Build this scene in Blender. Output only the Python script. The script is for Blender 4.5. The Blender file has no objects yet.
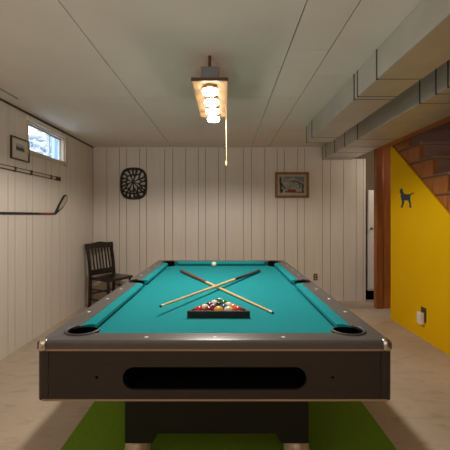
import bpy, bmesh, math, random
from mathutils import Vector, Matrix
random.seed(7)
C = bpy.context.scene.collection
PI = math.pi
CZ = 1.291          # camera height (metres); room measured from the photograph with f = 350 px, horizon y = 216

# ------------------------------------------------------------------ helpers
def setp(o, label=None, cat=None, group=None, kind=None):
    for k, v in (('label', label), ('category', cat), ('group', group), ('kind', kind)):
        if v: o[k] = v
    return o
def obj(name, bm, mats, parent=None, loc=(0,0,0), rot=(0,0,0), smooth=None):
    me = bpy.data.meshes.new(name)
    bmesh.ops.recalc_face_normals(bm, faces=bm.faces[:])
    if smooth is not None:
        for f in bm.faces: f.smooth = True
        for e in bm.edges:
            if len(e.link_faces) == 2 and e.calc_face_angle(0) > math.radians(smooth): e.smooth = False
    bm.to_mesh(me); bm.free()
    for m in (mats if isinstance(mats, (list, tuple)) else [mats]): me.materials.append(m)
    o = bpy.data.objects.new(name, me); C.objects.link(o)
    o.location = loc; o.rotation_euler = rot
    if parent: o.parent = parent
    return o
def thing(name, label, cat, loc=(0,0,0), rotz=0, group=None):
    o = bpy.data.objects.new(name, None); C.objects.link(o); o.empty_display_size = .1
    o.location = loc; o.rotation_euler = (0,0,rotz)
    return setp(o, label, cat, group)
def struct(name, bm, mats, parent=None, smooth=None):
    o = obj(name, bm, mats, parent, smooth=smooth)
    if not parent: o['kind'] = 'structure'
    return o
def BM(): return bmesh.new()
def box(bm, x0, x1, y0, y1, z0, z1, mi=0, bev=0, seg=2):
    r = bmesh.ops.create_cube(bm, size=1)
    for v in r['verts']:
        v.co = Vector(((x0+x1)/2 + v.co.x*(x1-x0), (y0+y1)/2 + v.co.y*(y1-y0), (z0+z1)/2 + v.co.z*(z1-z0)))
    fs = {f for v in r['verts'] for f in v.link_faces}
    for f in fs: f.material_index = mi
    if bev:
        es = list({e for v in r['verts'] for e in v.link_edges})
        bmesh.ops.bevel(bm, geom=es, offset=bev, segments=seg, affect='EDGES', profile=.5)
    return bm
def beam(bm, a, b, w, h, up=(0,0,1), mi=0):
    """rectangular bar from a to b, w across, h along up"""
    a, b = Vector(a), Vector(b); d = (b-a).normalized(); u = Vector(up)
    s = d.cross(u)
    if s.length < 1e-5: s = d.cross(Vector((1,0,0)))
    s.normalize(); u = s.cross(d).normalized()
    vs = []
    for p in (a, b):
        for i, j in ((-1,-1),(1,-1),(1,1),(-1,1)): vs.append(bm.verts.new(p + s*i*w/2 + u*j*h/2))
    for q in ((0,1,2,3),(7,6,5,4),(0,4,5,1),(1,5,6,2),(2,6,7,3),(3,7,4,0)):
        bm.faces.new([vs[i] for i in q]).material_index = mi
    return bm
def tube(bm, pts, rads, n=12, caps=True, mi=0):
    """round tube through pts with a radius at each"""
    pts = [Vector(p) for p in pts]; rings = []
    if not isinstance(rads, (list, tuple)): rads = [rads]*len(pts)
    ref = None
    for i, p in enumerate(pts):
        d = (pts[min(i+1, len(pts)-1)] - pts[max(i-1, 0)]).normalized()
        if ref is None: ref = Vector((0,0,1)) if abs(d.z) < .9 else Vector((1,0,0))
        s = d.cross(ref).normalized(); u = s.cross(d).normalized(); ref = u
        rings.append([bm.verts.new(p + (s*math.cos(2*PI*k/n) + u*math.sin(2*PI*k/n))*rads[i]) for k in range(n)])
    for a, b in zip(rings, rings[1:]):
        for k in range(n): bm.faces.new((a[k], a[(k+1)%n], b[(k+1)%n], b[k])).material_index = mi
    if caps:
        bm.faces.new(rings[0]).material_index = mi; bm.faces.new(rings[-1][::-1]).material_index = mi
    return bm
def lathe(bm, prof, n=32, c=(0,0,0), mi=0):
    """revolve (r, z) pairs about z"""
    rings = []
    for r, z in prof:
        rings.append([bm.verts.new((c[0]+r*math.cos(2*PI*k/n), c[1]+r*math.sin(2*PI*k/n), c[2]+z)) for k in range(n)] if r > 1e-6
                     else [bm.verts.new((c[0], c[1], c[2]+z))])
    for a, b in zip(rings, rings[1:]):
        for k in range(n):
            if len(a) == 1 and len(b) == 1: continue
            q = [a[0], b[(k+1)%n], b[k]] if len(a) == 1 else [a[k], a[(k+1)%n], b[0]] if len(b) == 1 else [a[k], a[(k+1)%n], b[(k+1)%n], b[k]]
            bm.faces.new(q).material_index = mi
    return bm
def prism(bm, pts, f, t, mi=0):
    """polygon pts (2-D) mapped by f(u, v, w) with w from 0 to t"""
    a = [bm.verts.new(f(u, v, 0)) for u, v in pts]; b = [bm.verts.new(f(u, v, t)) for u, v in pts]
    fs = [bm.faces.new(a), bm.faces.new(b[::-1])]
    n = len(pts)
    for i in range(n): fs.append(bm.faces.new((a[i], b[i], b[(i+1)%n], a[(i+1)%n])))
    for q in fs: q.material_index = mi; q.normal_update()
    return a, b
def inside(p, poly):
    x, y = p; r = False
    for i in range(len(poly)):
        (x1, y1), (x2, y2) = poly[i], poly[i-1]
        if (y1 > y) != (y2 > y) and x < (x2-x1)*(y-y1)/(y2-y1)+x1: r = not r
    return r
def cut_circles(poly, circles, n_arc=14):
    """take circles that cross the outline out of a polygon"""
    pts = []
    for i in range(len(poly)):
        a, b = Vector(poly[i]), Vector(poly[(i+1) % len(poly)]); n = max(1, int((b-a).length/.003))
        for k in range(n): pts.append((tuple(a.lerp(b, k/n)), k == 0))
    tag = []
    for p, c in pts:
        t = None
        for ci, (cx, cy, r) in enumerate(circles):
            if (p[0]-cx)**2 + (p[1]-cy)**2 < r*r: t = ci
        tag.append(t)
    s = tag.index(None); N = len(pts); out = []; i = 0
    idx = [(s+k) % N for k in range(N)] + [s]
    while i < N:
        j = idx[i]
        if tag[j] is None:
            if pts[j][1] or tag[idx[i+1]] is not None or (i and tag[idx[i-1]] is not None): out.append(pts[j][0])
            i += 1
        else:
            ci = tag[j]; e = i
            while e < N and tag[idx[e]] == ci: e += 1
            cx, cy, r = circles[ci]
            a0 = math.atan2(pts[idx[i-1]][0][1]-cy, pts[idx[i-1]][0][0]-cx); a1 = math.atan2(pts[idx[e]][0][1]-cy, pts[idx[e]][0][0]-cx)
            best = None
            for sg in (0, 2*PI, -2*PI):
                d = a1+sg-a0
                if abs(d) > 2*PI: continue
                m = a0+d/2
                if inside((cx+r*math.cos(m), cy+r*math.sin(m)), poly) and (best is None or abs(d) < abs(best)): best = d
            if best is None: best = a1-a0
            for k in range(1, n_arc): out.append((cx+r*math.cos(a0+best*k/n_arc), cy+r*math.sin(a0+best*k/n_arc)))
            i = e
    return out

# ------------------------------------------------------------------ materials
def mat(name, col, rough=.6, metal=0, col2=None, scale=8, stretch=(1,1,1), amount=1, bump=0, detail=4, coat=0, lo=.35, hi=.65):
    m = bpy.data.materials.new(name); m.use_nodes = True; nt = m.node_tree; b = nt.nodes['Principled BSDF']
    b.inputs['Base Color'].default_value = (*col, 1); b.inputs['Roughness'].default_value = rough; b.inputs['Metallic'].default_value = metal
    if rough >= .95: b.inputs['Specular IOR Level'].default_value = .08
    if coat: b.inputs['Coat Weight'].default_value = coat
    if col2 or bump:
        tc = nt.nodes.new('ShaderNodeTexCoord'); mp = nt.nodes.new('ShaderNodeMapping'); no = nt.nodes.new('ShaderNodeTexNoise')
        mp.inputs['Scale'].default_value = stretch; no.inputs['Scale'].default_value = scale; no.inputs['Detail'].default_value = detail
        nt.links.new(tc.outputs['Object'], mp.inputs['Vector']); nt.links.new(mp.outputs['Vector'], no.inputs['Vector'])
        if col2:
            cr = nt.nodes.new('ShaderNodeValToRGB'); e = cr.color_ramp.elements
            e[0].position = lo; e[1].position = hi; e[0].color = (*col, 1)
            e[1].color = (*[c+(d-c)*amount for c, d in zip(col, col2)], 1)
            nt.links.new(no.outputs['Fac'], cr.inputs['Fac']); nt.links.new(cr.outputs['Color'], b.inputs['Base Color'])
        if bump:
            bp = nt.nodes.new('ShaderNodeBump'); bp.inputs['Strength'].default_value = bump; bp.inputs['Distance'].default_value = .004
            nt.links.new(no.outputs['Fac'], bp.inputs['Height']); nt.links.new(bp.outputs['Normal'], b.inputs['Normal'])
    return m
def emit(name, col, s):
    m = bpy.data.materials.new(name); m.use_nodes = True; b = m.node_tree.nodes['Principled BSDF']
    b.inputs['Base Color'].default_value = (.9,.88,.82,1); b.inputs['Emission Color'].default_value = (*col,1); b.inputs['Emission Strength'].default_value = s
    return m
M = {}
M['panel'] = mat('pickled_panelling', (.64,.58,.515), .5, col2=(.67,.61,.54), scale=4, stretch=(5,5,.4), amount=1)
M['groove'] = mat('panel_groove', (.20,.15,.11), .8)
M['ceiling'] = mat('ceiling_board', (.68,.615,.545), .75, col2=(.72,.655,.585), scale=2.2, detail=5)
M['seam'] = mat('ceiling_seam', (.07,.055,.04), .9)
M['yellow'] = mat('yellow_paint', (.78,.455,.003), .95, col2=(.81,.475,.004), scale=2)
M['plain_wall'] = mat('tan_wall', (.42,.33,.22), .8)
M['dark_wood'] = mat('dark_stair_wood', (.115,.050,.022), .6, col2=(.16,.075,.035), scale=6, stretch=(1,.2,1))
M['orange_wood'] = mat('orange_stair_wood', (.33,.105,.022), .5, col2=(.42,.15,.035), scale=7, stretch=(4,4,.6))
M['riser_wood'] = mat('brown_riser_wood', (.30,.17,.125), .6, col2=(.34,.20,.15), scale=6, stretch=(.4,3,3))
M['post_wood'] = mat('post_wood', (.26,.075,.014), .45, col2=(.34,.115,.025), scale=9, stretch=(4,4,.4))
M['joist'] = mat('joist_wood', (.10,.06,.035), .8, col2=(.13,.08,.05), scale=6)
M['duct'] = mat('galvanised_duct', (.56,.55,.52), .5, .75, col2=(.61,.60,.57), scale=5)
M['duct_seam'] = mat('duct_seam', (.055,.05,.045), .7)
M['rail'] = mat('table_laminate', (.104,.096,.094), .36, col2=(.116,.107,.104), scale=20, stretch=(1,6,6))
M['apron'] = mat('table_apron', (.030,.022,.017), .45, col2=(.036,.026,.021), scale=16, stretch=(1,6,6))
M['post'] = mat('table_corner_post', (.036,.029,.026), .35)
M['black'] = mat('black_lacquer', (.012,.011,.010), .5)
M['void'] = mat('black_void', (.002,.002,.002), 1)
M['rubber'] = mat('black_rubber', (.010,.010,.010), .6)
M['rim'] = mat('grey_rubber_rim', (.075,.068,.066), .5)
M['cloth'] = mat('teal_cloth', (.014,.235,.262), .95, col2=(.017,.255,.284), scale=120, detail=2)
M['trim'] = mat('tan_trim_strip', (.42,.30,.20), .4)
M['chrome'] = mat('chrome', (.78,.74,.68), .22, 1)
M['chrome_foot'] = mat('floor_tinted_chrome', (.62,.52,.40), .35, .3)  # chrome feet, with the floor's reflection put into the cream base colour
M['sight'] = mat('pearl_sight', (.85,.83,.78), .3)
M['rug'] = mat('green_turf', (.15,.27,.018), .95, col2=(.19,.34,.028), scale=160, detail=3, bump=.5)
M['chair'] = mat('chair_dark_wood', (.010,.006,.005), .3, col2=(.018,.010,.007), scale=10, stretch=(3,3,.6))
M['seat'] = mat('chair_seat', (.022,.013,.009), .3, col2=(.032,.018,.012), scale=8)
M['carved'] = mat('carved_dark_wood', (.022,.014,.010), .6, col2=(.04,.026,.018), scale=30)
M['pic_frame'] = mat('brown_frame_wood', (.20,.085,.03), .4, col2=(.27,.125,.05), scale=12)
M['thin_frame'] = mat('dark_frame_wood', (.055,.025,.014), .4)
M['mat_board'] = mat('mat_board', (.62,.56,.47), .8)
M['tan_mat'] = mat('tan_mat_board', (.46,.36,.25), .8)
M['white_paint'] = mat('white_paint', (.74,.70,.66), .45)
M['window_frame'] = mat('window_frame_paint', (.56,.46,.35), .5)
M['sash'] = mat('window_sash_metal', (.45,.47,.48), .4, .5)
M['plug'] = mat('ivory_plastic', (.80,.72,.60), .35)
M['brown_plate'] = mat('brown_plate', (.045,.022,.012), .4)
M['knob'] = mat('steel_knob', (.35,.33,.31), .3, 1)
M['lamp_board'] = mat('lamp_board_pine', (.40,.225,.10), .6, col2=(.45,.27,.13), scale=8, stretch=(6,.5,2))
M['lamp_box'] = mat('lamp_box_grey', (.13,.13,.14), .5)
M['lamp_stem'] = mat('lamp_stem_bronze', (.10,.05,.03), .4, .5)
M['lamp_ring'] = mat('lamp_ring_tan', (.40,.25,.13), .5)
M['bulb'] = emit('lit_opal_glass', (1,.90,.76), 30)
M['cord'] = mat('ivory_cord', (.42,.32,.17), .6)
M['slate'] = mat('slate_blue_paint', (.030,.045,.055), .6)
M['cue_red'] = mat('cue_mahogany', (.16,.035,.015), .3, col2=(.22,.055,.025), scale=10, stretch=(.5,6,6))
M['cue_black'] = mat('cue_black_butt', (.018,.014,.014), .3)
M['cue_wood'] = mat('cue_maple', (.70,.48,.24), .35, col2=(.76,.55,.30), scale=10, stretch=(.5,6,6))
M['cue_tip'] = mat('cue_tip', (.02,.02,.03), .7)
M['snow'] = mat('snow', (.50,.53,.58), .8)
M['bark'] = mat('snowy_twigs', (.22,.22,.26), .9)
M['shed'] = mat('blue_siding', (.12,.22,.36), .7)

# floor: worn painted concrete
def floor_mat():
    m = mat('worn_concrete', (.43,.34,.255), .6); nt = m.node_tree; b = nt.nodes['Principled BSDF']; L = nt.links.new
    tc = nt.nodes.new('ShaderNodeTexCoord')
    def ns(s, d, st=(1,1,1)):
        mp = nt.nodes.new('ShaderNodeMapping'); mp.inputs['Scale'].default_value = st; L(tc.outputs['Object'], mp.inputs['Vector'])
        n = nt.nodes.new('ShaderNodeTexNoise'); n.inputs['Scale'].default_value = s; n.inputs['Detail'].default_value = d; L(mp.outputs['Vector'], n.inputs['Vector']); return n
    def ramp(n, p0, p1, c0, c1):
        r = nt.nodes.new('ShaderNodeValToRGB'); r.color_ramp.elements[0].position = p0; r.color_ramp.elements[1].position = p1
        r.color_ramp.elements[0].color = (*c0,1); r.color_ramp.elements[1].color = (*c1,1); L(n.outputs['Fac'], r.inputs['Fac']); return r
    r1 = ramp(ns(1.6, 6), .3, .7, (.42,.335,.255), (.54,.44,.345))
    r2 = ramp(ns(7, 6, (1,2.2,1)), .33, .47, (.74,.71,.68), (1,1,1))
    mx = nt.nodes.new('ShaderNodeMix'); mx.data_type = 'RGBA'; mx.blend_type = 'MULTIPLY'; mx.inputs['Factor'].default_value = .55
    L(r1.outputs['Color'], mx.inputs['A']); L(r2.outputs['Color'], mx.inputs['B']); L(mx.outputs['Result'], b.inputs['Base Color'])
    return m
M['floor'] = floor_mat()
def glass_mat():
    m = bpy.data.materials.new('window_glass'); m.use_nodes = True; nt = m.node_tree; nt.nodes.clear(); L = nt.links.new
    o = nt.nodes.new('ShaderNodeOutputMaterial'); mx = nt.nodes.new('ShaderNodeMixShader'); t = nt.nodes.new('ShaderNodeBsdfTransparent')
    g = nt.nodes.new('ShaderNodeBsdfGlossy'); g.inputs['Roughness'].default_value = .02; t.inputs['Color'].default_value = (.93,.96,.98,1)
    mx.inputs['Fac'].default_value = .06; L(t.outputs[0], mx.inputs[1]); L(g.outputs[0], mx.inputs[2]); L(mx.outputs[0], o.inputs[0]); return m
M['glass'] = glass_mat()

# ------------------------------------------------------------------ room shell
LX, BY, CH = -2.007, 5.33, 2.339
RX, NY, FY, UH = 3.15, -2.5, 6.6, 2.75
XE = 1.90                                              # the boarded ceiling stops here; open joists beyond
bm = BM(); box(bm, LX-.15, RX+.15, NY-.15, FY+.15, -.12, 0); struct('floor', bm, M['floor'])

PAT = [0, .2, .392, .5, .70, .805, 1.078, 1.2]          # random-width grooves of one 4-foot sheet
def board_edges(lo, hi, seam):
    e = set()
    k = math.floor((lo-seam)/1.2)-1
    while seam+k*1.2 < hi+1.2:
        for p in PAT: e.add(round(seam+k*1.2+p, 4))
        k += 1
    e = [x for x in sorted(e) if lo+.02 < x < hi-.02]
    return [lo]+e+[hi]
G = .0035
# back wall
bm = BM()
box(bm, LX-.15, 1.89, BY, BY+.10, 0, CH+.05, 1); box(bm, 1.89, 2.142, BY, BY+.10, 0, 2.16, 1)
ed = board_edges(LX, 2.142, -.797)
for a, b in zip(ed, ed[1:]):
    if a < 1.89 < b: box(bm, a+G, 1.89, BY-.008, BY, 0, CH); box(bm, 1.89, b-G, BY-.008, BY, 0, 2.16)
    else: box(bm, a+G, b-G, BY-.008, BY, 0, CH if b <= 1.89 else 2.16)
struct('wall_back', bm, [M['panel'], M['groove']])
# left wall with the window opening
WY0, WY1, WZ0, WZ1 = 3.545, 4.375, 1.955, 2.262
bm = BM()
for y0, y1, z0, z1 in ((NY-.15, WY0, 0, CH+.05), (WY1, BY+.1, 0, CH+.05), (WY0, WY1, 0, WZ0), (WY0, WY1, WZ1, CH+.05)):
    box(bm, LX-.085, LX-.008, y0, y1, z0, z1, 1)
ed = board_edges(NY, BY-.01, 4.045)
for a, b in zip(ed, ed[1:]):
    a2, b2 = a+G, b-G
    if b2 <= WY0 or a2 >= WY1: box(bm, LX-.008, LX, a2, b2, 0, CH); continue
    if a2 < WY0: box(bm, LX-.008, LX, a2, WY0, 0, CH); a2 = WY0
    if b2 > WY1: box(bm, LX-.008, LX, WY1, b2, 0, CH); b2 = WY1
    box(bm, LX-.008, LX, a2, b2, 0, WZ0); box(bm, LX-.008, LX, a2, b2, WZ1, CH)
struct('wall_left', bm, [M['panel'], M['groove']])
bm = BM(); box(bm, LX-.15, RX+.15, NY-.15, NY, 0, UH); struct('wall_front', bm, M['panel'])
bm = BM(); box(bm, RX, RX+.15, NY, FY, 0, UH); struct('wall_right', bm, M['dark_wood'])
bm = BM(); box(bm, 1.6, RX+.15, FY, FY+.15, 0, UH); box(bm, 1.6, 1.7, BY+.10, FY, 0, UH); struct('wall_alcove', bm, M['plain_wall'])
# yellow stair wall: its top follows the slope of the stairs
YX, YE = 2.077, 4.387
bm = BM()
zs = lambda y: 1.300 + .765*(y-3.235)
prism(bm, [(1.55, 0), (YE, 0), (YE, zs(YE)), (1.55, zs(1.55))], lambda u, v, w: (YX+w, u, v), .018)
struct('wall_stair', bm, M['yellow'])
# ceiling: boards with dark joints
bm = BM(); g = .003
def cboard(x0, x1, y0, y1): box(bm, x0+g, x1-g, y0+g, y1-g, CH, CH+.012, 0)
cols = [(-1.845, -.81, (NY, .66, 3.10, BY)), (-.81, .40, (NY, .66, 3.10, BY)), (.40, .66, (NY, .1, 2.21, 3.09, BY)), (.66, XE, (NY, .2, 2.63, BY))]
for x0, x1, ys in cols:
    for a, b in zip(ys, ys[1:]): cboard(x0, x1, a, b)
cboard(LX-.01, -1.868, NY, 3.16); box(bm, LX-.01, -1.845+g, 3.16, BY, CH, CH+.012, 0)
box(bm, LX-.15, XE, NY-.15, BY+.10, CH+.012, UH, 1)
struct('ceiling', bm, [M['ceiling'], M['seam']])
bm = BM(); box(bm, XE, RX+.15, NY-.15, FY+.15, UH, UH+.1); box(bm, 1.6, XE, BY+.1, FY+.15, UH, UH+.1)
for y in [k*.41 for k in range(-5, 16)]: box(bm, XE, RX, y, y+.04, UH-.22, UH)
struct('ceiling_stairwell', bm, M['joist'])
bm = BM(); box(bm, LX, LX+.014, NY, BY-.008, CH-.016, CH-.001); struct('gap_shadow_strip', bm, M['brown_plate'])  # dark strip standing in for the shadow gap between wall and ceiling
bm = BM(); box(bm, -1.8, 1.88, BY-.022, BY-.008, CH-.016, CH-.001); struct('trim_2', bm, M['panel'])
# wooden header beside the second duct
bm = BM(); box(bm, 1.885, 1.995, .4, 4.38, 2.129, 2.337, bev=.004); struct('beam', bm, M['orange_wood'])

# window: casing, sashes, panes
bm = BM()
x0 = LX-.080
box(bm, x0, LX-.001, WY0, WY0+.018, WZ0, WZ1); box(bm, x0, LX-.001, WY1-.018, WY1, WZ0, WZ1)
box(bm, x0, LX-.001, WY0+.018, WY1-.018, WZ1-.015, WZ1); box(bm, x0, LX-.001, WY0+.018, WY1-.018, WZ0, WZ0+.012)
for a in ((WY0-.028, WY0+.004, WZ0-.045, CH-.045), (WY1-.004, WY1+.05, WZ0-.045, CH-.06)): box(bm, LX, LX+.016, a[0], a[1], a[2], a[3])
box(bm, LX, LX+.016, WY0+.004, WY1-.004, WZ0-.03, WZ0+.004)
win = struct('window_1', bm, M['window_frame'])
bm = BM(); box(bm, LX, LX+.030, WY0-.03, WY1-.004, WZ1-.004, WZ1+.045, bev=.008); obj('window_valance', bm, M['panel'], win)
for k, (a, b) in enumerate(((WY0+.018, 4.075), (4.062, WY1-.018))):
    xs = LX-.045-.018*k
    bm = BM(); z0, z1 = WZ0+.012, WZ1-.015; t = .014
    box(bm, xs, xs+.016, a, a+t, z0, z1); box(bm, xs, xs+.016, b-t, b, z0, z1)
    box(bm, xs, xs+.016, a+t, b-t, z0, z0+t); box(bm, xs, xs+.016, a+t, b-t, z1-t, z1)
    s = obj('window_sash', bm, M['sash'], win)
    bm = BM(); box(bm, xs+.006, xs+.010, a+t-.002, b-t+.002, z0+t-.002, z1-t+.002); obj('window_pane', bm, M['glass'], s)
# out of the window: snowy ground, a snow-laden shrub, a blue shed
bm = BM(); box(bm, -14, LX-.09, -6, 20, 1.6, 1.86); struct('ground_outside', bm, M['snow'])
sh = thing('snowy_shrub', 'bare shrub loaded with snow outside the small high window', 'shrub', (-3.9, 6.1, 1.86))
bt, bs = BM(), BM()
for i in range(170):
    a = random.uniform(-PI, PI); p = Vector((random.gauss(0,.25), random.uniform(-.7,.45), 0)); d = Vector((math.cos(a)*.6, math.sin(a)*.6, random.uniform(.6,1.5)))
    pts = [p]; 
    for k in range(5):
        d = d + Vector((random.gauss(0,.35), random.gauss(0,.35), random.gauss(0,.25))); p = p + d.normalized()*random.uniform(.12,.26); pts.append(p)
        if p.y > .36: p.y = .36
        if p.z < .03: p.z = .03
    tube(bt, pts, [.014-.002*k for k in range(6)], 5)
    for q in pts[1:]:
        if random.random() < .97:
            r = random.uniform(.03,.085); m4 = Matrix.Translation(q+Vector((0,0,.02))) @ Matrix.Diagonal((r*random.uniform(.8,1.7), r*random.uniform(.8,1.7), r*.8, 1))
            bmesh.ops.create_icosphere(bs, subdivisions=1, radius=1, matrix=m4)
obj('branches', bt, M['bark'], sh); setp(obj('snow_cover', bs, M['snow'], sh, smooth=80), kind='stuff')
sd = thing('garden_fence', 'blue board fence outside the window beside the snowy shrub', 'fence', (-3.4, 7.75, 1.86))
bm = BM(); box(bm, -.04, .04, -.93, 1.2, 0, 1.9); obj('fence_panel', bm, M['shed'], sd)
pale = mat('pale_blue_board', (.30,.42,.52), .6)
for y in (-1.03, -.62, .3):
    bm = BM(); box(bm, .041 if y > -1 else -.05, .08, y, y+.09, 0, 1.95); obj('fence_post', bm, pale, sd)
bm = BM(); box(bm, -.07, .10, -1.05, 1.22, 1.95, 2.0); obj('snow_cap', bm, M['snow'], sd)

# ------------------------------------------------------------------ ducts
def duct(label, x0, x1, y0, y1, z0, z1, seams, loc):
    t = thing('heating_duct', label, 'duct', loc, 0)
    ox, oy, oz = loc
    bm = BM(); box(bm, x0-ox, x1-ox, y0-oy, y1-oy, z0-oz, z1-oz, bev=.004, seg=1); obj('duct_body', bm, M['duct'], t)
    for y, w in seams:
        bm = BM(); e = .004
        box(bm, x0-e-ox, x0+.01-ox, y-w/2-oy, y+w/2-oy, z0-e-oz, z1-oz); box(bm, x0+.01-ox, x1+.002-ox, y-.002-oy, y+.002-oy, z0-.002-oz, z1-oz); obj('duct_seam', bm, M['duct_seam'], t)
    return t
duct('wide galvanised duct against the ceiling boards, end open to the room', .955, 1.238, -.6, 4.105, 2.152, CH-.001,
     ((2.20,.012), (2.52,.010), (2.585,.014), (3.84,.012), (4.098,.010), (.95,.012)), (1.1, 2, 2.152))
duct('lower galvanised duct between the wide duct and the wooden stair header', 1.448, 1.880, -.6, 5.20, 2.128, 2.316,
     ((2.27,.012), (2.40,.012), (2.60,.012), (3.82,.014), (4.23,.012), (4.62,.012), (5.02,.010), (5.192,.010)), (1.66, 2, 2.128))

# ------------------------------------------------------------------ post, stairs, cabinet
t = thing('support_post', 'reddish brown wooden post at the end of the yellow wall', 'post', (2.198, 4.9, 0))
bm = BM(); box(bm, -.093, .0, -.04, .055, 0, 2.6, bev=.004); obj('post_board', bm, M['post_wood'], t)
bm = BM(); box(bm, .004, .22, -.02, .055, 0, 2.6, bev=.003); obj('post_board', bm, M['orange_wood'], t)

SX0, SX1, RISE, RUN = YX+.034, 3.1, .19, .2375
t = thing('staircase', 'reddish brown wooden stairs rising behind the yellow wall', 'stairs', (2.6, 1.4, 0))
y_of = lambda k: 3.20 - RUN*(8.68-k)                   # nosing line of tread k; tread top at k*RISE
lx = lambda x: x-2.6
ly = lambda y: y-1.4
NST = 13
prof = []
for k in range(1, NST+1): prof += [(y_of(k)+.025, (k-1)*RISE), (y_of(k)+.025, k*RISE-.03)]
yt = y_of(NST)+.30
prof += [(yt, NST*RISE-.03), (yt, NST*RISE-.5)]
low = [(yt, zs(yt)-.15), (2.2, max(0, zs(2.2)-.15)), (y_of(1)+.3, 0)]
prof = prof[:-1]+low
bm = BM(); prism(bm, prof, lambda u, v, w: (lx(SX0+w), ly(u), v), .035); obj('stringer', bm, M['orange_wood'], t)
for k in range(1, NST+1):
    bm = BM(); y = y_of(k); z = k*RISE
    zb = max(.01, zs(y+2*RUN)-.02)
    box(bm, lx(SX0-.010), lx(SX0), ly(y+.03), ly(y+RUN+.02), max(.01, zs(y)-.1), z-.032, bev=.003); obj('step_side', bm, M['orange_wood'], t)
    bm = BM(); box(bm, lx(SX0-.014), lx(SX0), ly(y+.02), ly(y+2*RUN), z-.034, z-.012, bev=.003); obj('tread_end', bm, M['dark_wood'], t)
    bm = BM()
    box(bm, lx(SX0-.008), lx(SX1), ly(y), ly(y+RUN+.03 if k < NST else yt), z-.03, z, bev=.006); obj('tread', bm, M['riser_wood'], t)
    bm = BM(); box(bm, lx(SX0+.036), lx(SX1), ly(y+.025), ly(y+.043), (k-1)*RISE, z-.031); obj('riser', bm, M['riser_wood'], t)

t = thing('tall_cabinet', 'tall white cabinet with dark base past the panelled back wall', 'cabinet', (2.62, 5.65, 0))
bm = BM(); box(bm, -.43, .27, -.27, .35, .14, 1.69, bev=.01); obj('cabinet_body', bm, M['white_paint'], t)
bm = BM(); box(bm, -.41, .25, -.25, .33, 0, .14); obj('plinth', bm, M['void'], t)
bm = BM(); box(bm, -.43, .27, -.30, -.272, .17, 1.685, bev=.008); d = obj('door', bm, M['white_paint'], t)
bm = BM(); lathe(bm, [(0,.035),(.016,.033),(.021,.024),(.016,.012),(.008,.008),(.008,0)], 16)
bm.transform(Matrix.Translation((-.392,-.30,1.10)) @ Matrix.Rotation(PI/2,4,'X')); obj('knob', bm, M['knob'], d, smooth=40)

# ------------------------------------------------------------------ rug
bm = BM(); box(bm, -.905, .945, 1.15, 4.05, .0005, .009, bev=.002, seg=1)
setp(obj('green_mat', bm, M['rug']), 'green artificial turf mat on the concrete under the pool table', 'mat')

# ------------------------------------------------------------------ pool table
TX, TY = -.041, 2.635
HW, HL = .699, 1.257          # outside of the rails
NW, NL = .555, 1.120          # cushion noses
CW, CL = .603, 1.168          # cushion back edge
RT, RB, BED = .80, .763, .757
T = thing('pool_table', 'pool table with teal cloth and dark brown laminate rails on the green mat', 'pool table', (TX, TY, 0))
R1, R2 = .066, .055
pockets = [(sx*(NW+.014), sy*(NL+.010), R1) for sx in (-1,1) for sy in (-1,1)] + [(sx*(NW+.066), 0, R2) for sx in (-1,1)]
flat = lambda z: (lambda u, v, w: (u, v, z-w))
# bed cloth
ex = .03
bm = BM(); prism(bm, cut_circles([(-NW-ex,-NL-ex),(NW+ex,-NL-ex),(NW+ex,NL+ex),(-NW-ex,NL+ex)], pockets), flat(BED), .02)
bmesh.ops.triangulate(bm, faces=[f for f in bm.faces if len(f.verts) > 4], ngon_method='EAR_CLIP'); obj('playing_surface', bm, M['cloth'], T)
# rails with mitred corners
def rail(poly, outer):
    bm = BM(); prism(bm, cut_circles(poly, pockets), flat(RT), RT-RB-.004)
    es = []
    for e in bm.edges:
        a, b = e.verts
        if all(abs(v.co.z-RT) < 1e-5 for v in (a, b)) and all(outer(v.co) for v in (a, b)): es.append(e)
    bmesh.ops.bevel(bm, geom=es, offset=.012, segments=5, affect='EDGES', profile=.5)
    bmesh.ops.triangulate(bm, faces=[f for f in bm.faces if len(f.verts) > 4], ngon_method='EAR_CLIP')
    return obj('rail', bm, M['rail'], T, smooth=35)
gp = .0012
rails = {}
for s in (-1, 1):
    rails['y', s] = rail([(-HW+gp, s*HL), (HW-gp, s*HL), (CW-gp, s*CL), (-CW+gp, s*CL)], lambda c: abs(abs(c.y)-HL) < 1e-4)
    rails['x', s] = rail([(s*HW, -HL+gp), (s*HW, HL-gp), (s*CW, CL-gp), (s*CW, -CL+gp)], lambda c: abs(abs(c.x)-HW) < 1e-4)
# sights let into the rails
def sight(par, x, y):
    bm = BM(); lathe(bm, [(0,.0012),(.0075,.0010),(.0085,0),(.0085,-.002)], 14, (x, y, RT)); obj('sight', bm, M['sight'], par)
for s in (-1, 1):
    for k in (-3,-2,-1,1,2,3): sight(rails['x', s], s*(HW-.042), k*.28)
    for k in (-1,0,1): sight(rails['y', s], k*.2775, s*(HL-.042))
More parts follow.
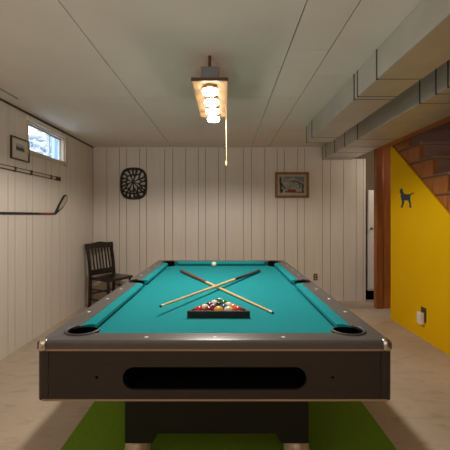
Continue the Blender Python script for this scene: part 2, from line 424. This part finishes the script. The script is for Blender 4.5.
# cushions: nose at the play line, undercut to the bed
def cushion(pa, pb, n, ca, cb):
    """back edge from pa to pb, n towards the bed; ends splayed by ca, cb"""
    a, b, n = Vector(pa), Vector(pb), Vector(n); d = (b-a).normalized(); w = CW-NW
    bm = BM(); rows = []
    for dist, z in ((0, RT-.001), (w*.55, RT-.0015), (w*.9, RT-.006), (w, RT-.010), (w*.985, RT-.027), (w*.45, BED+.0005), (0, BED+.0005)):
        rows.append([bm.verts.new(((a+n*dist+d*ca*dist/w).x, (a+n*dist+d*ca*dist/w).y, z)), bm.verts.new(((b+n*dist-d*cb*dist/w).x, (b+n*dist-d*cb*dist/w).y, z))])
    for p, q in zip(rows, rows[1:]): bm.faces.new((p[0], p[1], q[1], q[0]))
    bm.faces.new((rows[-1][0], rows[-1][1], rows[0][1], rows[0][0]))
    bm.faces.new([r[0] for r in rows]); bm.faces.new([r[1] for r in rows][::-1])
    return obj('cushion', bm, M['cloth'], T, smooth=40)
for s in (-1, 1):
    cushion((-NW+.055, s*CL), (NW-.055, s*CL), (0,-s), .042, .042)
    for q in (-1, 1):
        lo, hi = (q*.058, q*(NL-.055)) if q > 0 else (q*(NL-.055), q*.058)
        cushion((s*CW, lo), (s*CW, hi), (-s, 0), .016 if q > 0 else .042, .042 if q > 0 else .016)
# pockets: rubber rim and dark bucket
for px, py, r in pockets:
    bm = BM(); lathe(bm, [(r-.001, RB-.10), (r-.001, RT-.006), (r-.004, RT-.006), (r-.004, RB-.10), (0, RB-.10)], 28, (px, py, 0))
    pk = obj('pocket', bm, M['void'], T, smooth=40)
    corner = py != 0
    bm = BM()
    if corner: a0 = math.atan2(py, px); span = math.radians(118)
    else: a0 = math.atan2(0, px); span = math.radians(80)
    pts = [(px+(r+.002)*math.cos(a0+span*k/16), py+(r+.002)*math.sin(a0+span*k/16), RT+.001) for k in range(-16, 17)]
    tube(bm, pts, .006, 8); obj('pocket_rim', bm, M['rim' if corner else 'rubber'], pk, smooth=60)
# aprons
AZ0, AZ1, AW, AL = .567, .757, HW+.003, HL-.006
PW = .046
def apron_end(s):
    bm = BM(); hw, hh, zc, hx =   .364-.0452, .0452, .648, AW-PW
    arcR = [(hw+hh*math.sin(a), zc+hh*math.cos(a)) for a in [PI/2*k/10 for k in range(10, -1, -1)]]      # right middle up to the top
    up = [(hx, zc), (hx, AZ1), (-hx, AZ1), (-hx, zc)] + [(-u, v) for u, v in arcR] + [(u, v) for u, v in arcR[::-1]]
    dn = [(u, 2*zc-v if abs(v-AZ1) > 1e-6 else AZ0) for u, v in up]
    for poly in (up, dn): prism(bm, poly, lambda u, v, w: (u, s*(AL-w), v), .012)
    bmesh.ops.triangulate(bm, faces=[f for f in bm.faces if len(f.verts) > 4], ngon_method='EAR_CLIP')
    return obj('apron', bm, M['apron'], T)
for s in (-1, 1):
    ap = apron_end(s)
    bm = BM(); y0, y1 = sorted((s*(AL-.10), s*(AL-.20)))
    box(bm, -.45, .45, y0, y1, .580, .715); y2, y3 = sorted((s*(AL-.0125), s*(AL-.0999))); box(bm, -.45, .45, y2, y3, .580, .6005); obj('shaded_return_tray', bm, M['void'], T)  # near-black colour holds the shade inside the apron slot
    for q in (-.467, .467):
        bm = BM(); lathe(bm, [(0,.003),(.004,.0025),(.006,0)], 12); bm.transform(Matrix.Translation((q, s*AL, .653)) @ Matrix.Rotation(-s*PI/2,4,'X')); obj('bolt', bm, M['void'], ap)
    bm = BM(); x0, x1 = sorted((s*AW, s*(AW-.022))); box(bm, x0, x1, -AL+PW, AL-PW, AZ0, AZ1); obj('apron', bm, M['apron'], T)
    bm = BM(); y0, y1 = sorted((s*(AL+.003), s*(AL-.02)))
    box(bm, -AW+.01, AW-.01, y0, y1, AZ1+.001, AZ1+.0085); obj('trim_strip', bm, M['trim'], T)
    bm = BM(); box(bm, -AW+.02, AW-.02, y0, y1, AZ0-.007, AZ0-.0005); obj('trim_strip', bm, M['trim'], T)
    bm = BM(); x0, x1 = sorted((s*(AW+.003), s*(AW-.02)))
    box(bm, x0, x1, -AL+.021, AL-.021, AZ1+.001, AZ1+.0085); obj('trim_strip', bm, M['trim'], T)
for sx in (-1, 1):
    for sy in (-1, 1):
        r = .018; pl = [(AW-PW+.002, AL), (AW-PW+.002, AL-PW), (AW, AL-PW)] + [(AW-r+r*math.cos(a), AL-r+r*math.sin(a)) for a in [PI/2*k/8 for k in range(9)]]
        bm = BM(); prism(bm, [(sx*u, sy*v) for u, v in pl], lambda u, v, w: (u, v, AZ0-.004+w), AZ1-AZ0+.003); obj('corner_post', bm, M['post'], T, smooth=40)
        # chrome cap wrapped over the rail corner
        r = .020
        def outline(o): return [(HW-.034, HL+o), ] + [(HW-r+(r+o)*math.sin(a), HL-r+(r+o)*math.cos(a)) for a in [PI/2*k/8 for k in range(9)]] + [(HW+o, HL-.034)]
        bm = BM(); rows = []
        for o, z in ((.003, RB-.004), (.0045, RB+.004), (.0045, RT-.016), (.001, RT-.004), (-.008, RT+.0015), (-.016, RT+.0018)):
            rows.append([bm.verts.new((sx*u, sy*v, z)) for u, v in outline(o)])
        for p, q in zip(rows, rows[1:]):
            for i in range(len(p)-1): bm.faces.new((p[i], p[i+1], q[i+1], q[i]))
        bm.faces.new(rows[-1])
        bmesh.ops.triangulate(bm, faces=[f for f in bm.faces if len(f.verts) > 4], ngon_method='EAR_CLIP')
        cap = obj('corner_cap', bm, M['chrome'], T, smooth=50)
        so = cap.modifiers.new('thick', 'SOLIDIFY'); so.thickness = .002
# underside and pedestals
bm = BM(); box(bm, -AW+.025, AW-.025, -AL+.205, AL-.205, AZ0+.01, .66); obj('cabinet_body', bm, M['black'], T)
for s in (-1, 1):
    yf = s*(TY-1.75)
    bm = BM(); pw = .459
    poly = [(-pw, .155), (-pw+.137, .155), (-pw+.165, .2035), (pw-.165, .2035), (pw-.137, .155), (pw, .155), (pw, AZ0+.008), (-pw, AZ0+.008)]
    prism(bm, poly, lambda u, v, w: (u, yf-s*w, v), .20)
    bmesh.ops.triangulate(bm, faces=[f for f in bm.faces if len(f.verts) > 4], ngon_method='EAR_CLIP'); pd = obj('pedestal', bm, M['black'], T)
    for q in (-1, 1):
        bm = BM(); lathe(bm, [(0,.146),(.030,.144),(.050,.132),(.062,.108),(.066,.08),(.066,.010),(.06,.0),(0,0)], 28, (q*.412, yf-s*.068, .0092)); obj('foot', bm, M['chrome_foot'], pd, smooth=50)

# ------------------------------------------------------------------ balls, rack, cues
def ball_mat(name, c, stripe=False):
    m = mat(name, c, .12, coat=.3)
    if stripe:
        nt = m.node_tree; L = nt.links.new; tc = nt.nodes.new('ShaderNodeTexCoord'); sp = nt.nodes.new('ShaderNodeSeparateXYZ'); ab = nt.nodes.new('ShaderNodeMath'); ab.operation = 'ABSOLUTE'
        lt = nt.nodes.new('ShaderNodeMath'); lt.operation = 'LESS_THAN'; lt.inputs[1].default_value = .0145
        mx = nt.nodes.new('ShaderNodeMix'); mx.data_type = 'RGBA'; mx.inputs['A'].default_value = (.80,.74,.62,1); mx.inputs['B'].default_value = (*c,1)
        L(tc.outputs['Object'], sp.inputs[0]); L(sp.outputs['Z'], ab.inputs[0]); L(ab.outputs[0], lt.inputs[0]); L(lt.outputs[0], mx.inputs['Factor']); L(mx.outputs['Result'], nt.nodes['Principled BSDF'].inputs['Base Color'])
    return m
BR = .0262
COL = dict(red=(.55,.035,.02), maroon=(.22,.02,.02), yellow=(.78,.42,.03), orange=(.75,.20,.02), blue=(.02,.10,.24), purple=(.10,.02,.09), green=(.02,.16,.07), black=(.012,.012,.014), white=(.82,.77,.66))
def ball(c, stripe, x, y, label, rot=(0,0,0), grp=None):
    bm = BM(); bmesh.ops.create_uvsphere(bm, u_segments=24, v_segments=16, radius=BR)
    key = ('b', c, stripe)
    if key not in M: M[key] = ball_mat(f'{c}_{"striped" if stripe else "solid"}_ball', COL[c], stripe)
    o = obj('cue_ball' if c == 'white' else 'billiard_ball', bm, M[key], None, (x, y, BED+BR+.0003), rot, smooth=180)
    setp(o, label, 'ball', grp)
ball('white', False, -.116, 3.695, 'plain white cue ball alone by the far end cushion')
RXc, RY0 = -.034, 1.832
BAR = .012
inn = 4*2*BR + 2*BR*math.sqrt(3) + .002; h_in = inn*math.sqrt(3)/2
ry = RY0+BAR
rk = thing('ball_rack', 'black triangular rack around the balls on teal cloth', 'rack', (RXc, RY0, BED+.0005))
def tri(off):
    """inner triangle grown by off, corners rounded"""
    P = [Vector((-inn/2-off*math.sqrt(3), BAR-off)), Vector((inn/2+off*math.sqrt(3), BAR-off)), Vector((0, BAR+h_in+2*off))]
    out = []; rr = .012
    for i in range(3):
        p, a, b = P[i], P[i-1], P[(i+1)%3]
        da, db = (a-p).normalized(), (b-p).normalized(); L = rr*1.6
        for k in range(6):
            t = k/5; q = (p+da*L)*(1-t)**2 + p*2*t*(1-t) + (p+db*L)*t*t; out.append(q)
    return out
ti, to = tri(0), tri(BAR)
bm = BM(); hgt = .035
A = [[bm.verts.new((p.x, p.y, z)) for p in q] for q, z in ((ti, 0), (ti, hgt), (to, hgt), (to, 0))]
for a, b in zip(A, A[1:]+A[:1]):
    for k in range(len(a)): bm.faces.new((a[k], a[(k+1)%len(a)], b[(k+1)%len(a)], b[k]))
obj('rack_frame', bm, M['black'], rk)
row_cols = [[('red',0),('maroon',0),('yellow',0),('orange',1),('red',1)],
            [('maroon',1),('purple',1),('blue',0),('orange',0)],
            [('purple',0),('black',0),('yellow',1)],
            [('blue',1),('green',0)], [('green',1)]]
names = ['nearest row', 'second row', 'third row', 'fourth row', 'apex']
lab = {(0,0):'solid red ball at the near left corner of the rack', (0,1):'solid maroon ball second from left in the nearest rack row', (0,2):'solid yellow ball in the middle of the nearest rack row',
       (0,3):'orange and white striped ball in the nearest rack row', (0,4):'red and white striped ball at the near right corner of the rack',
       (1,0):'maroon and white striped ball on the left edge of the rack', (1,1):'purple and white striped ball in the second rack row', (1,2):'solid blue ball in the second rack row',
       (1,3):'solid orange ball on the right edge of the rack', (2,0):'solid purple ball on the left edge of the rack', (2,1):'solid black ball at the centre of the rack',
       (2,2):'yellow and white striped ball on the right edge of the rack', (3,0):'blue and white striped ball beside the rack apex', (3,1):'solid green ball beside the rack apex', (4,0):'green and white striped ball in the far apex of the rack'}
for r, row in enumerate(row_cols):
    for i, (c, st) in enumerate(row):
        x = RXc + (i-(len(row)-1)/2)*2*BR*1.002; y = ry + BR + .0008 + r*BR*math.sqrt(3)*1.002
        ball(c, bool(st), x, y, lab[r, i], (random.uniform(-1,1), random.uniform(-1,1), random.uniform(0,6)), 'balls in the rack')
def cue(label, a, b, m_butt, fb):
    a, b = Vector(a), Vector(b); L = (b-a).length
    t = thing('pool_cue', label, 'cue', a); t.rotation_mode = 'QUATERNION'; t.rotation_quaternion = (b-a).to_track_quat('X', 'Z')
    R = lambda u: .0142 - (.0142-.0062)*u
    bm = BM(); tube(bm, [(0,0,0),(.006,0,0),(L*fb,0,0)], [.012,.0142,R(fb)], 16); obj('butt', bm, m_butt, t, smooth=40)
    bm = BM(); tube(bm, [(-.008,0,0),(-.0001,0,0)], [.010,.0125], 16); obj('bumper', bm, M['rubber'], t, smooth=40)
    bm = BM(); tube(bm, [(L*fb+.0005,0,0),(L*fb+.02,0,0),(L-.035,0,0)], [R(fb)+.0006,R(fb),R(.975)], 16); obj('shaft', bm, M['cue_wood'], t, smooth=40)
    bm = BM(); tube(bm, [(L-.0345,0,0),(L-.010,0,0)], [R(.975),R(1)], 16); obj('ferrule', bm, M['sight'], t, smooth=40)
    bm = BM(); tube(bm, [(L-.0098,0,0),(L-.002,0,0),(L,0,0)], [R(1),R(1),.004], 16); obj('tip', bm, M['cue_tip'], t, smooth=40)
A0, A1 = Vector((-.417,3.32,BED+.0148)), Vector((.263,1.907,BED+.0068))
cue('pool cue with reddish brown butt, lying under the other cue', A0, A1, M['cue_red'], .40)
B0, B1 = Vector((.325,3.32,BED+.0148)), Vector((-.351,1.889,0))
# where the two cross in plan
d1, d2 = (A1-A0).xy, (B1-B0).xy; w = (B0-A0).xy
den = d1.x*d2.y-d1.y*d2.x; ta = (w.x*d2.y-w.y*d2.x)/den; tb = (w.x*d1.y-w.y*d1.x)/den
zc = A0.z+(A1.z-A0.z)*ta + (.0142-.008*ta) + (.0142-.008*tb) + .002
B1.z = B0.z + (zc-B0.z)/tb
cue('pool cue with black butt, crossing on top of the other cue', B0, B1, M['cue_black'], .37)

# ------------------------------------------------------------------ lamp over the table
LXc = -.098
t = thing('pendant_lamp', 'pine board ceiling lamp with four lit round glass shades over the table', 'lamp', (LXc, 2.6, 2.155))
bm = BM(); box(bm, -.1155, .1155, -.36, .46, 0, .016, bev=.002, seg=1); obj('lamp_board', bm, M['lamp_board'], t)
bm = BM(); box(bm, -.118, .118, -.372, -.361, -.003, .018); obj('board_end_strip', bm, M['lamp_stem'], t)
bm = BM(); box(bm, -.057, .055, -.35, -.23, .0165, .098, bev=.004); obj('mounting_box', bm, M['lamp_box'], t)
bm = BM(); tube(bm, [(-.002,-.31,.0985),(-.002,-.31,CH-2.155-.002)], .010, 14); obj('stem', bm, M['lamp_stem'], t, smooth=40)
bm = BM(); tube(bm, [(-.002,.36,.0165),(-.002,.36,CH-2.155-.002)], .010, 14); obj('stem', bm, M['lamp_stem'], t, smooth=40)
for y in (2.33, 2.55, 2.77, 2.99):
    bm = BM(); lathe(bm, [(0,-.001),(.046,-.001),(.050,-.008),(.050,-.024),(0,-.024)], 32, (0, y-2.6, 0)); h = obj('lamp_holder', bm, M['lamp_ring'], t, smooth=40)
    bm = BM(); lathe(bm, [(0,-.025),(.049,-.025),(.0515,-.030),(.0520,-.040),(.049,-.049),(.041,-.055),(.026,-.058),(0,-.059)], 32, (0, y-2.6, 0)); obj('lamp_shade', bm, M['bulb'], h, smooth=60)
bm = BM(); tube(bm, [(.109,.125,-.0005),(.109,.125,-.44)], .0028, 8); pc = obj('pull_cord', bm, M['cord'], t)
bm = BM(); lathe(bm, [(0,-.435),(.005,-.437),(.0075,-.45),(.0085,-.466),(.006,-.473),(0,-.474)], 14, (.109,.125,0)); obj('cord_pull', bm, M['cord'], pc, smooth=50)

# ------------------------------------------------------------------ chair
t = thing('dining_chair', 'dark wooden slat-back chair in the corner of the panelled walls', 'chair', (-1.61, 4.97, 0), math.radians(-31))
# local +x is the way it faces, +y its left
SW, SD, SZ = .225, .185, .435
bm = BM(); prism(bm, [(-SD,-SW+.02),(SD,-SW),(SD+.015,0),(SD,SW),(-SD,SW-.02)], lambda u, v, w: (u, v, SZ-w), .035); obj('seat', bm, M['seat'], t)
for s in (-1, 1):
    bm = BM(); tube(bm, [(SD-.03, s*(SW-.03), SZ-.036),(SD-.02, s*(SW-.028), .3),(SD-.01, s*(SW-.025), 0)], [.020,.022,.015], 12); obj('leg', bm, M['chair'], t, smooth=60)
    bm = BM()
    pp = [(-SD-.022, 0), (-SD-.012, .22), (-SD-.004, .45), (-SD-.022, .62), (-SD-.075, .90)]
    for a, b in zip(pp, pp[1:]): beam(bm, (a[0], s*(SW-.015), a[1]), (b[0], s*(SW-.015), b[1]), .034, .030, up=(1,0,0))
    obj('leg', bm, M['chair'], t)
bm = BM(); rl = lambda z: -SD-.022-.053*(z-.62)/.28
n = 12; top = [(-SW-.012+2*(SW+.012)*k/n, .90+.020*math.exp(-((k-n/2)/2.2)**2)) for k in range(n+1)]
prism(bm, [(-SW-.012, .825), (SW+.012, .825)] + top[::-1], lambda u, v, w: (rl(v)-.012+w, u, v), .024); obj('top_rail', bm, M['chair'], t)
bm = BM(); box(bm, rl(.52)-.011, rl(.52)+.011, -SW+.03, SW-.03, .455, .535, bev=.004); obj('back_rail', bm, M['chair'], t)
for k in range(6):
    y = -.135+.054*k
    bm = BM(); beam(bm, (rl(.53), y, .53), (rl(.83), y, .83), .020, .010, up=(1,0,0)); obj('back_slat', bm, M['chair'], t)
for s in (-1, 1):
    for z in (.13, .27):
        bm = BM(); tube(bm, [(-SD-.014, s*(SW-.015), z),(0, s*(SW-.022), z),(SD-.016, s*(SW-.026), z)], [.008,.012,.008], 10); obj('stretcher', bm, M['chair'], t, smooth=60)
for x in (-SD-.012, SD-.018):
    bm = BM(); tube(bm, [(x, -SW+.02, .20),(x, 0, .20),(x, SW-.02, .20)], [.008,.012,.008], 10); obj('stretcher', bm, M['chair'], t, smooth=60)

# ------------------------------------------------------------------ back wall: carved plaque, picture, outlet
W0 = BY-.008
t_loc = (-1.386, W0, 1.783)
bm = BM(); hw, hh, th = .205, .243, .022
def sup(a, k=1, e=3.0):
    c, s = math.cos(a), math.sin(a); r = (abs(c/hw)**e + abs(s/hh)**e)**(-1/e); return Vector((r*c*k, r*s*k))
N = 56
def ring(k0, k1, f=lambda a, k: sup(a, k)):
    q = [[bm.verts.new((f(2*PI*i/N, k).x, y, f(2*PI*i/N, k).y)) for i in range(N)] for k, y in ((k1, 0), (k1, -th), (k0, -th), (k0, 0))]
    for a, b in zip(q, q[1:]+q[:1]):
        for i in range(N): bm.faces.new((a[i], a[(i+1)%N], b[(i+1)%N], b[i]))
ring(.86, 1.0)
hub = Vector((-.008, .028))
def vein(pts, w0, w1):
    for i, (a, b) in enumerate(zip(pts, pts[1:])):
        w = w0+(w1-w0)*i/max(1, len(pts)-1); beam(bm, (a[0], -th/2, a[1]), (b[0], -th/2, b[1]), th, w, up=(b[1]-a[1], 0, a[0]-b[0]))
rp = random.Random(5)
NA = 9
ang = [PI/2 + 2*PI*(k+.5+rp.uniform(-.16,.16))/NA for k in range(NA)]
P = lambda a, f: hub + (sup(a, .92)-hub)*f
for k in range(NA):
    a, b = ang[k], ang[(k+1) % NA] + (2*PI if k == NA-1 else 0); m = (a+b)/2 + rp.uniform(-.06,.06); d = b-a
    vein([P(a,.03), P(a,.35), P(a,.7), P(a,1)], .013, .030)
    j = rp.uniform(.34,.48); tip = rp.uniform(.62,.74)
    vein([P(a, j), P(m, tip)], .020, .018); vein([P(b, j+.06), P(m, tip)], .020, .018)      # leaf tips between the arms
    vein([P(m, tip), P(m, 1)], .018, .026)
    q = rp.uniform(.76,.86)
    vein([P(a, q), P(a+d*.25, 1)], .016, .016); vein([P(m, q), P(m+d*.25, 1)], .016, .016)
vein([sup(PI*1.18,.9), (-.05,-.150), (.05,-.150), sup(-PI*.18,.9)], .022, .022)
vein([(-.05,-.15),(-.06,-.215)], .02, .02); vein([(.05,-.15),(.06,-.215)], .02, .02)
setp(obj('carved_plaque', bm, M['carved'], None, t_loc), 'dark openwork carved wooden plaque on the panelled back wall', 'wall plaque')

def frame_bars(bm, w, h, b, t, f):
    o = [(-w/2,-h/2),(w/2,-h/2),(w/2,h/2),(-w/2,h/2)]; i = [(u*(1-2*b/w), v*(1-2*b/h)) for u, v in o]
    for k in range(4):
        n = (k+1) % 4; prism(bm, [o[k], o[n], i[n], i[k]], f, t)
t = thing('framed_picture', 'brown wood framed picture of dark branches and a red shape', 'picture', (1.016, W0, 1.762))
fm = lambda u, v, w: (u, -w, v)
bm = BM(); frame_bars(bm, .514, .388, .036, .024, fm); obj('picture_frame', bm, M['pic_frame'], t)
bm = BM(); box(bm, -.221, .221, -.010, -.0005, -.158, .158); obj('mat_board', bm, M['tan_mat'], t)
PW2, PH2 = .19, .130
m_print = mat('print_paper', (.36,.36,.32), .6, col2=(.20,.22,.23), scale=9, stretch=(1,1,2))
bm = BM(); box(bm, -PW2, PW2, -.0125, -.0102, -PH2, PH2); pr = obj('print', bm, m_print, t)
m_ink = mat('print_dark_ink', (.020,.022,.026), .6); m_red = mat('print_red_ink', (.24,.012,.012), .6); m_mid = mat('print_grey_ink', (.16,.18,.20), .6)
def stroke(bm, pts, w):
    for a, b in zip(pts, pts[1:]): beam(bm, (a[0], -.0132, a[1]), (b[0], -.0132, b[1]), .0008, w, up=(b[1]-a[1], 0, a[0]-b[0]))
bm = BM()
stroke(bm, [(-.165,-.12),(-.168,-.03),(-.178,.06),(-.172,.115)], .026); stroke(bm, [(-.165,.03),(-.13,-.03),(-.10,-.06)], .02); stroke(bm, [(-.14,-.07),(-.17,-.115)], .03)
stroke(bm, [(-.03,.045),(.03,.062),(.09,.045),(.15,.012),(.178,-.01)], .014); stroke(bm, [(.10,.04),(.13,-.03),(.115,-.05)], .012); stroke(bm, [(.168,-.005),(.16,-.08),(.17,-.12)], .022)
stroke(bm, [(-.13,.118),(-.02,.108)], .006); stroke(bm, [(.02,.05),(.03,.01)], .008); stroke(bm, [(-.1,-.10),(.15,-.112)], .012)
obj('branch_drawing', bm, m_ink, pr)
bm = BM(); prism(bm, [(-.055,-.115),(.055,-.118),(.065,-.085),(.03,-.062),(-.02,-.070),(-.05,-.06),(-.065,-.085)], lambda u, v, w: (u, -.0127-w, v), .0014); obj('red_shape', bm, m_red, pr)
bm = BM(); prism(bm, [(.02,.12),(.185,.125),(.185,.03),(.11,.07)], lambda u, v, w: (u, -.01255-w, v), .0004); obj('sky_patch', bm, m_mid, pr)

t = thing('wall_outlet', 'dark brown electrical outlet low on the panelled back wall', 'outlet', (1.375, W0, .363))
bm = BM(); box(bm, -.030, .030, -.006, -.0003, -.05, .05, bev=.002); obj('cover_plate', bm, M['brown_plate'], t)
for z in (-.022, .022):
    bm = BM(); lathe(bm, [(0,.003),(.014,.0025),(.016,0)], 18); bm.transform(Matrix.Translation((0,-.006,z)) @ Matrix.Rotation(PI/2,4,'X')); obj('socket', bm, M['tan_mat'], t)

# ------------------------------------------------------------------ left wall: small picture, pole, hockey stick
t = thing('framed_print', 'small thin framed landscape print beside the high window', 'picture', (LX, 3.415, 1.940))
fl = lambda u, v, w: (w, u, v)
bm = BM(); frame_bars(bm, .30, .215, .011, .018, fl); obj('picture_frame', bm, M['thin_frame'], t)
bm = BM(); box(bm, .0005, .008, -.139, .139, -.0965, .0965); obj('mat_board', bm, M['mat_board'], t)
bm = BM(); box(bm, .0082, .010, -.068, .072, -.022, .050); pr = obj('print', bm, mat('print_sky', (.36,.36,.34), .7), t)
bm = BM(); prism(bm, [(-.066,-.012),(.07,-.012),(.07,.012),(.03,.022),(-.02,.016),(-.066,.024)], lambda u, v, w: (.0102+w, u, v), .0006); obj('print_hills', bm, mat('print_hill_ink', (.07,.075,.07), .7), pr)

t = thing('wall_pole', 'long pale wooden pole with dark edges hung under the small print', 'pole', (LX, 3.4, 1.737))
bm = BM(); box(bm, .0005, .016, -.95, .838, -.013, .013, bev=.003); obj('pole_shaft', bm, mat('pole_pale_wood', (.52,.44,.35), .5), t)
for s in (-1, 1):
    bm = BM(); tube(bm, [(.012,-.95,s*.0165),(.012,.838,s*.0165)], .0040, 8); obj('pole_edge', bm, M['thin_frame'], t)
for y0, y1 in ((-.09,-.06), (.18,.22), (.60,.63), (.72,.839), (-.5,-.47)):
    bm = BM(); box(bm, .0005, .019, y0, y1, -.0225, .0225); obj('pole_band', bm, M['thin_frame'], t)

t = thing('hockey_stick', 'black and red hockey stick hung level on the left wall', 'hockey stick', (LX, 3.4, 1.318))
bm = BM(); box(bm, .001, .024, -.75, .33, -.010, .010, bev=.003); obj('shaft', bm, M['black'], t)
bm = BM(); box(bm, .0005, .025, .331, .68, -.0105, .0105, bev=.003); obj('shaft_sleeve', bm, mat('stick_red', (.19,.022,.018), .35), t)
bl = [(.68,-.0105),(.735,-.011),(.765,.008),(.985,.150),(1.03,.200),(1.025,.232),(.985,.240),(.945,.215),(.735,.045),(.68,.0105)]
bl = [(.68,-.0105),(.718,-.0115),(.742,.002),(.90,.075),(1.005,.165),(1.02,.205),(1.0,.235),(.965,.238),(.93,.222),(.80,.105),(.715,.018),(.68,.0105)]
bm = BM(); prism(bm, bl, lambda u, v, w: (.002+w, u, v), .018); bd = obj('blade', bm, M['black'], t)
inn_b = [(.775,.043),(.895,.090),(.985,.163),(1.004,.202),(.988,.222),(.958,.222),(.935,.206),(.815,.100)]
bm = BM(); prism(bm, inn_b, lambda u, v, w: (.0202+w, u, v), .0012); obj('blade_face', bm, mat('stick_grey_tape', (.50,.43,.35), .7), bd)

# ------------------------------------------------------------------ yellow wall: dog cut-out, outlet with plug-in
dog = [(132,122),(150,108),(164,122),(168,150),(186,180),(252,184),(262,180),(304,160),(308,170),(268,194),(262,215),(262,250),(270,300),(274,356),(252,356),(254,310),(238,266),(222,262),(186,262),(182,300),(168,330),(165,356),(140,356),(152,320),(160,280),(146,240),(140,205),(142,178),(128,160)]
def yw(u, v):
    px, py = 390+u/12.87, 180+v/12.87; Y = YX*350/(px-225); return (Y, CZ-(py-216)*Y/350)
pts = [yw(u, v) for u, v in dog]; cy, cz_ = sum(p[0] for p in pts)/len(pts), sum(p[1] for p in pts)/len(pts)
bm = BM(); prism(bm, [(p[0]-cy, p[1]-cz_) for p in pts], lambda u, v, w: (-w-.0005, u, v), .004)
bmesh.ops.triangulate(bm, faces=[f for f in bm.faces if len(f.verts) > 4], ngon_method='EAR_CLIP')
setp(obj('dog_cutout', bm, M['slate'], None, (YX, cy, cz_)), 'dark slate dog silhouette hung on the yellow wall', 'wall decoration')
t = thing('wall_socket', 'dark brown outlet plate low on the yellow wall', 'outlet', (YX, 3.655, .262))
bm = BM(); box(bm, -.006, -.0003, -.045, .045, -.075, .075, bev=.002); obj('cover_plate', bm, M['brown_plate'], t)
t = thing('plug_in_adapter', 'ivory plug-in box on the outlet of the yellow wall', 'adapter', (YX-.006, 3.672, .222))
bm = BM(); box(bm, -.040, -.0005, -.040, .040, -.062, .062, bev=.006); obj('adapter_body', bm, M['plug'], t)
bm = BM(); box(bm, -.0415, -.0402, -.022, .022, -.03, .035); obj('adapter_panel', bm, M['white_paint'], t)

# ------------------------------------------------------------------ light, world, camera
def lamp(name, loc, watts, size, col):
    l = bpy.data.lights.new(name, 'POINT'); l.energy = watts; l.shadow_soft_size = size; l.color = col
    o = bpy.data.objects.new(name, l); C.objects.link(o); o.location = loc
# added fill spots behind the camera, unseen, no lamps of the room
for x, y, e in ((-1.2, -.7, 62), (.6, -1.0, 52)):          # added uplights that wash the ceiling
    l = bpy.data.lights.new('fill_uplight', 'SPOT'); l.energy = e; l.spot_size = math.radians(176); l.spot_blend = .2; l.shadow_soft_size = .12; l.color = (1, .92, .83)
    o = bpy.data.objects.new('fill_uplight', l); C.objects.link(o); o.location = (x, y, 1.25); o.rotation_euler = (PI, 0, 0)
lamp('alcove_fill', (2.75, 4.85, 1.95), 16, .06, (1, .88, .72))  # unseen fill light, added to brighten the alcove
# the down-light of each of the four shades
for y in (2.33, 2.55, 2.77, 2.99):
    l = bpy.data.lights.new('shade_downlight', 'SPOT'); l.energy = 20; l.spot_size = math.radians(172); l.spot_blend = .25; l.shadow_soft_size = .05; l.color = (1, .92, .82)
    o = bpy.data.objects.new('shade_downlight', l); C.objects.link(o); o.location = (LXc, y, 2.155-.062-.052)
w = bpy.data.worlds.new('overcast'); bpy.context.scene.world = w; w.use_nodes = True
bg = w.node_tree.nodes['Background']; bg.inputs['Color'].default_value = (.80,.89,1,1); bg.inputs['Strength'].default_value = 4.0
cam = bpy.data.cameras.new('camera'); co = bpy.data.objects.new('camera', cam); C.objects.link(co)
co.location = (0, 0, CZ); co.rotation_euler = (PI/2, 0, 0)
cam.sensor_width = 36; cam.lens = 36*350/450; cam.shift_y = -9/450; cam.clip_start = .05
sc = bpy.context.scene; sc.camera = co
vs = sc.view_settings; vs.view_transform = 'Standard'; vs.look = 'None'; vs.gamma = 1; vs.use_curve_mapping = False; vs.exposure = .25
sc.cycles.max_bounces = 12; sc.cycles.diffuse_bounces = 8
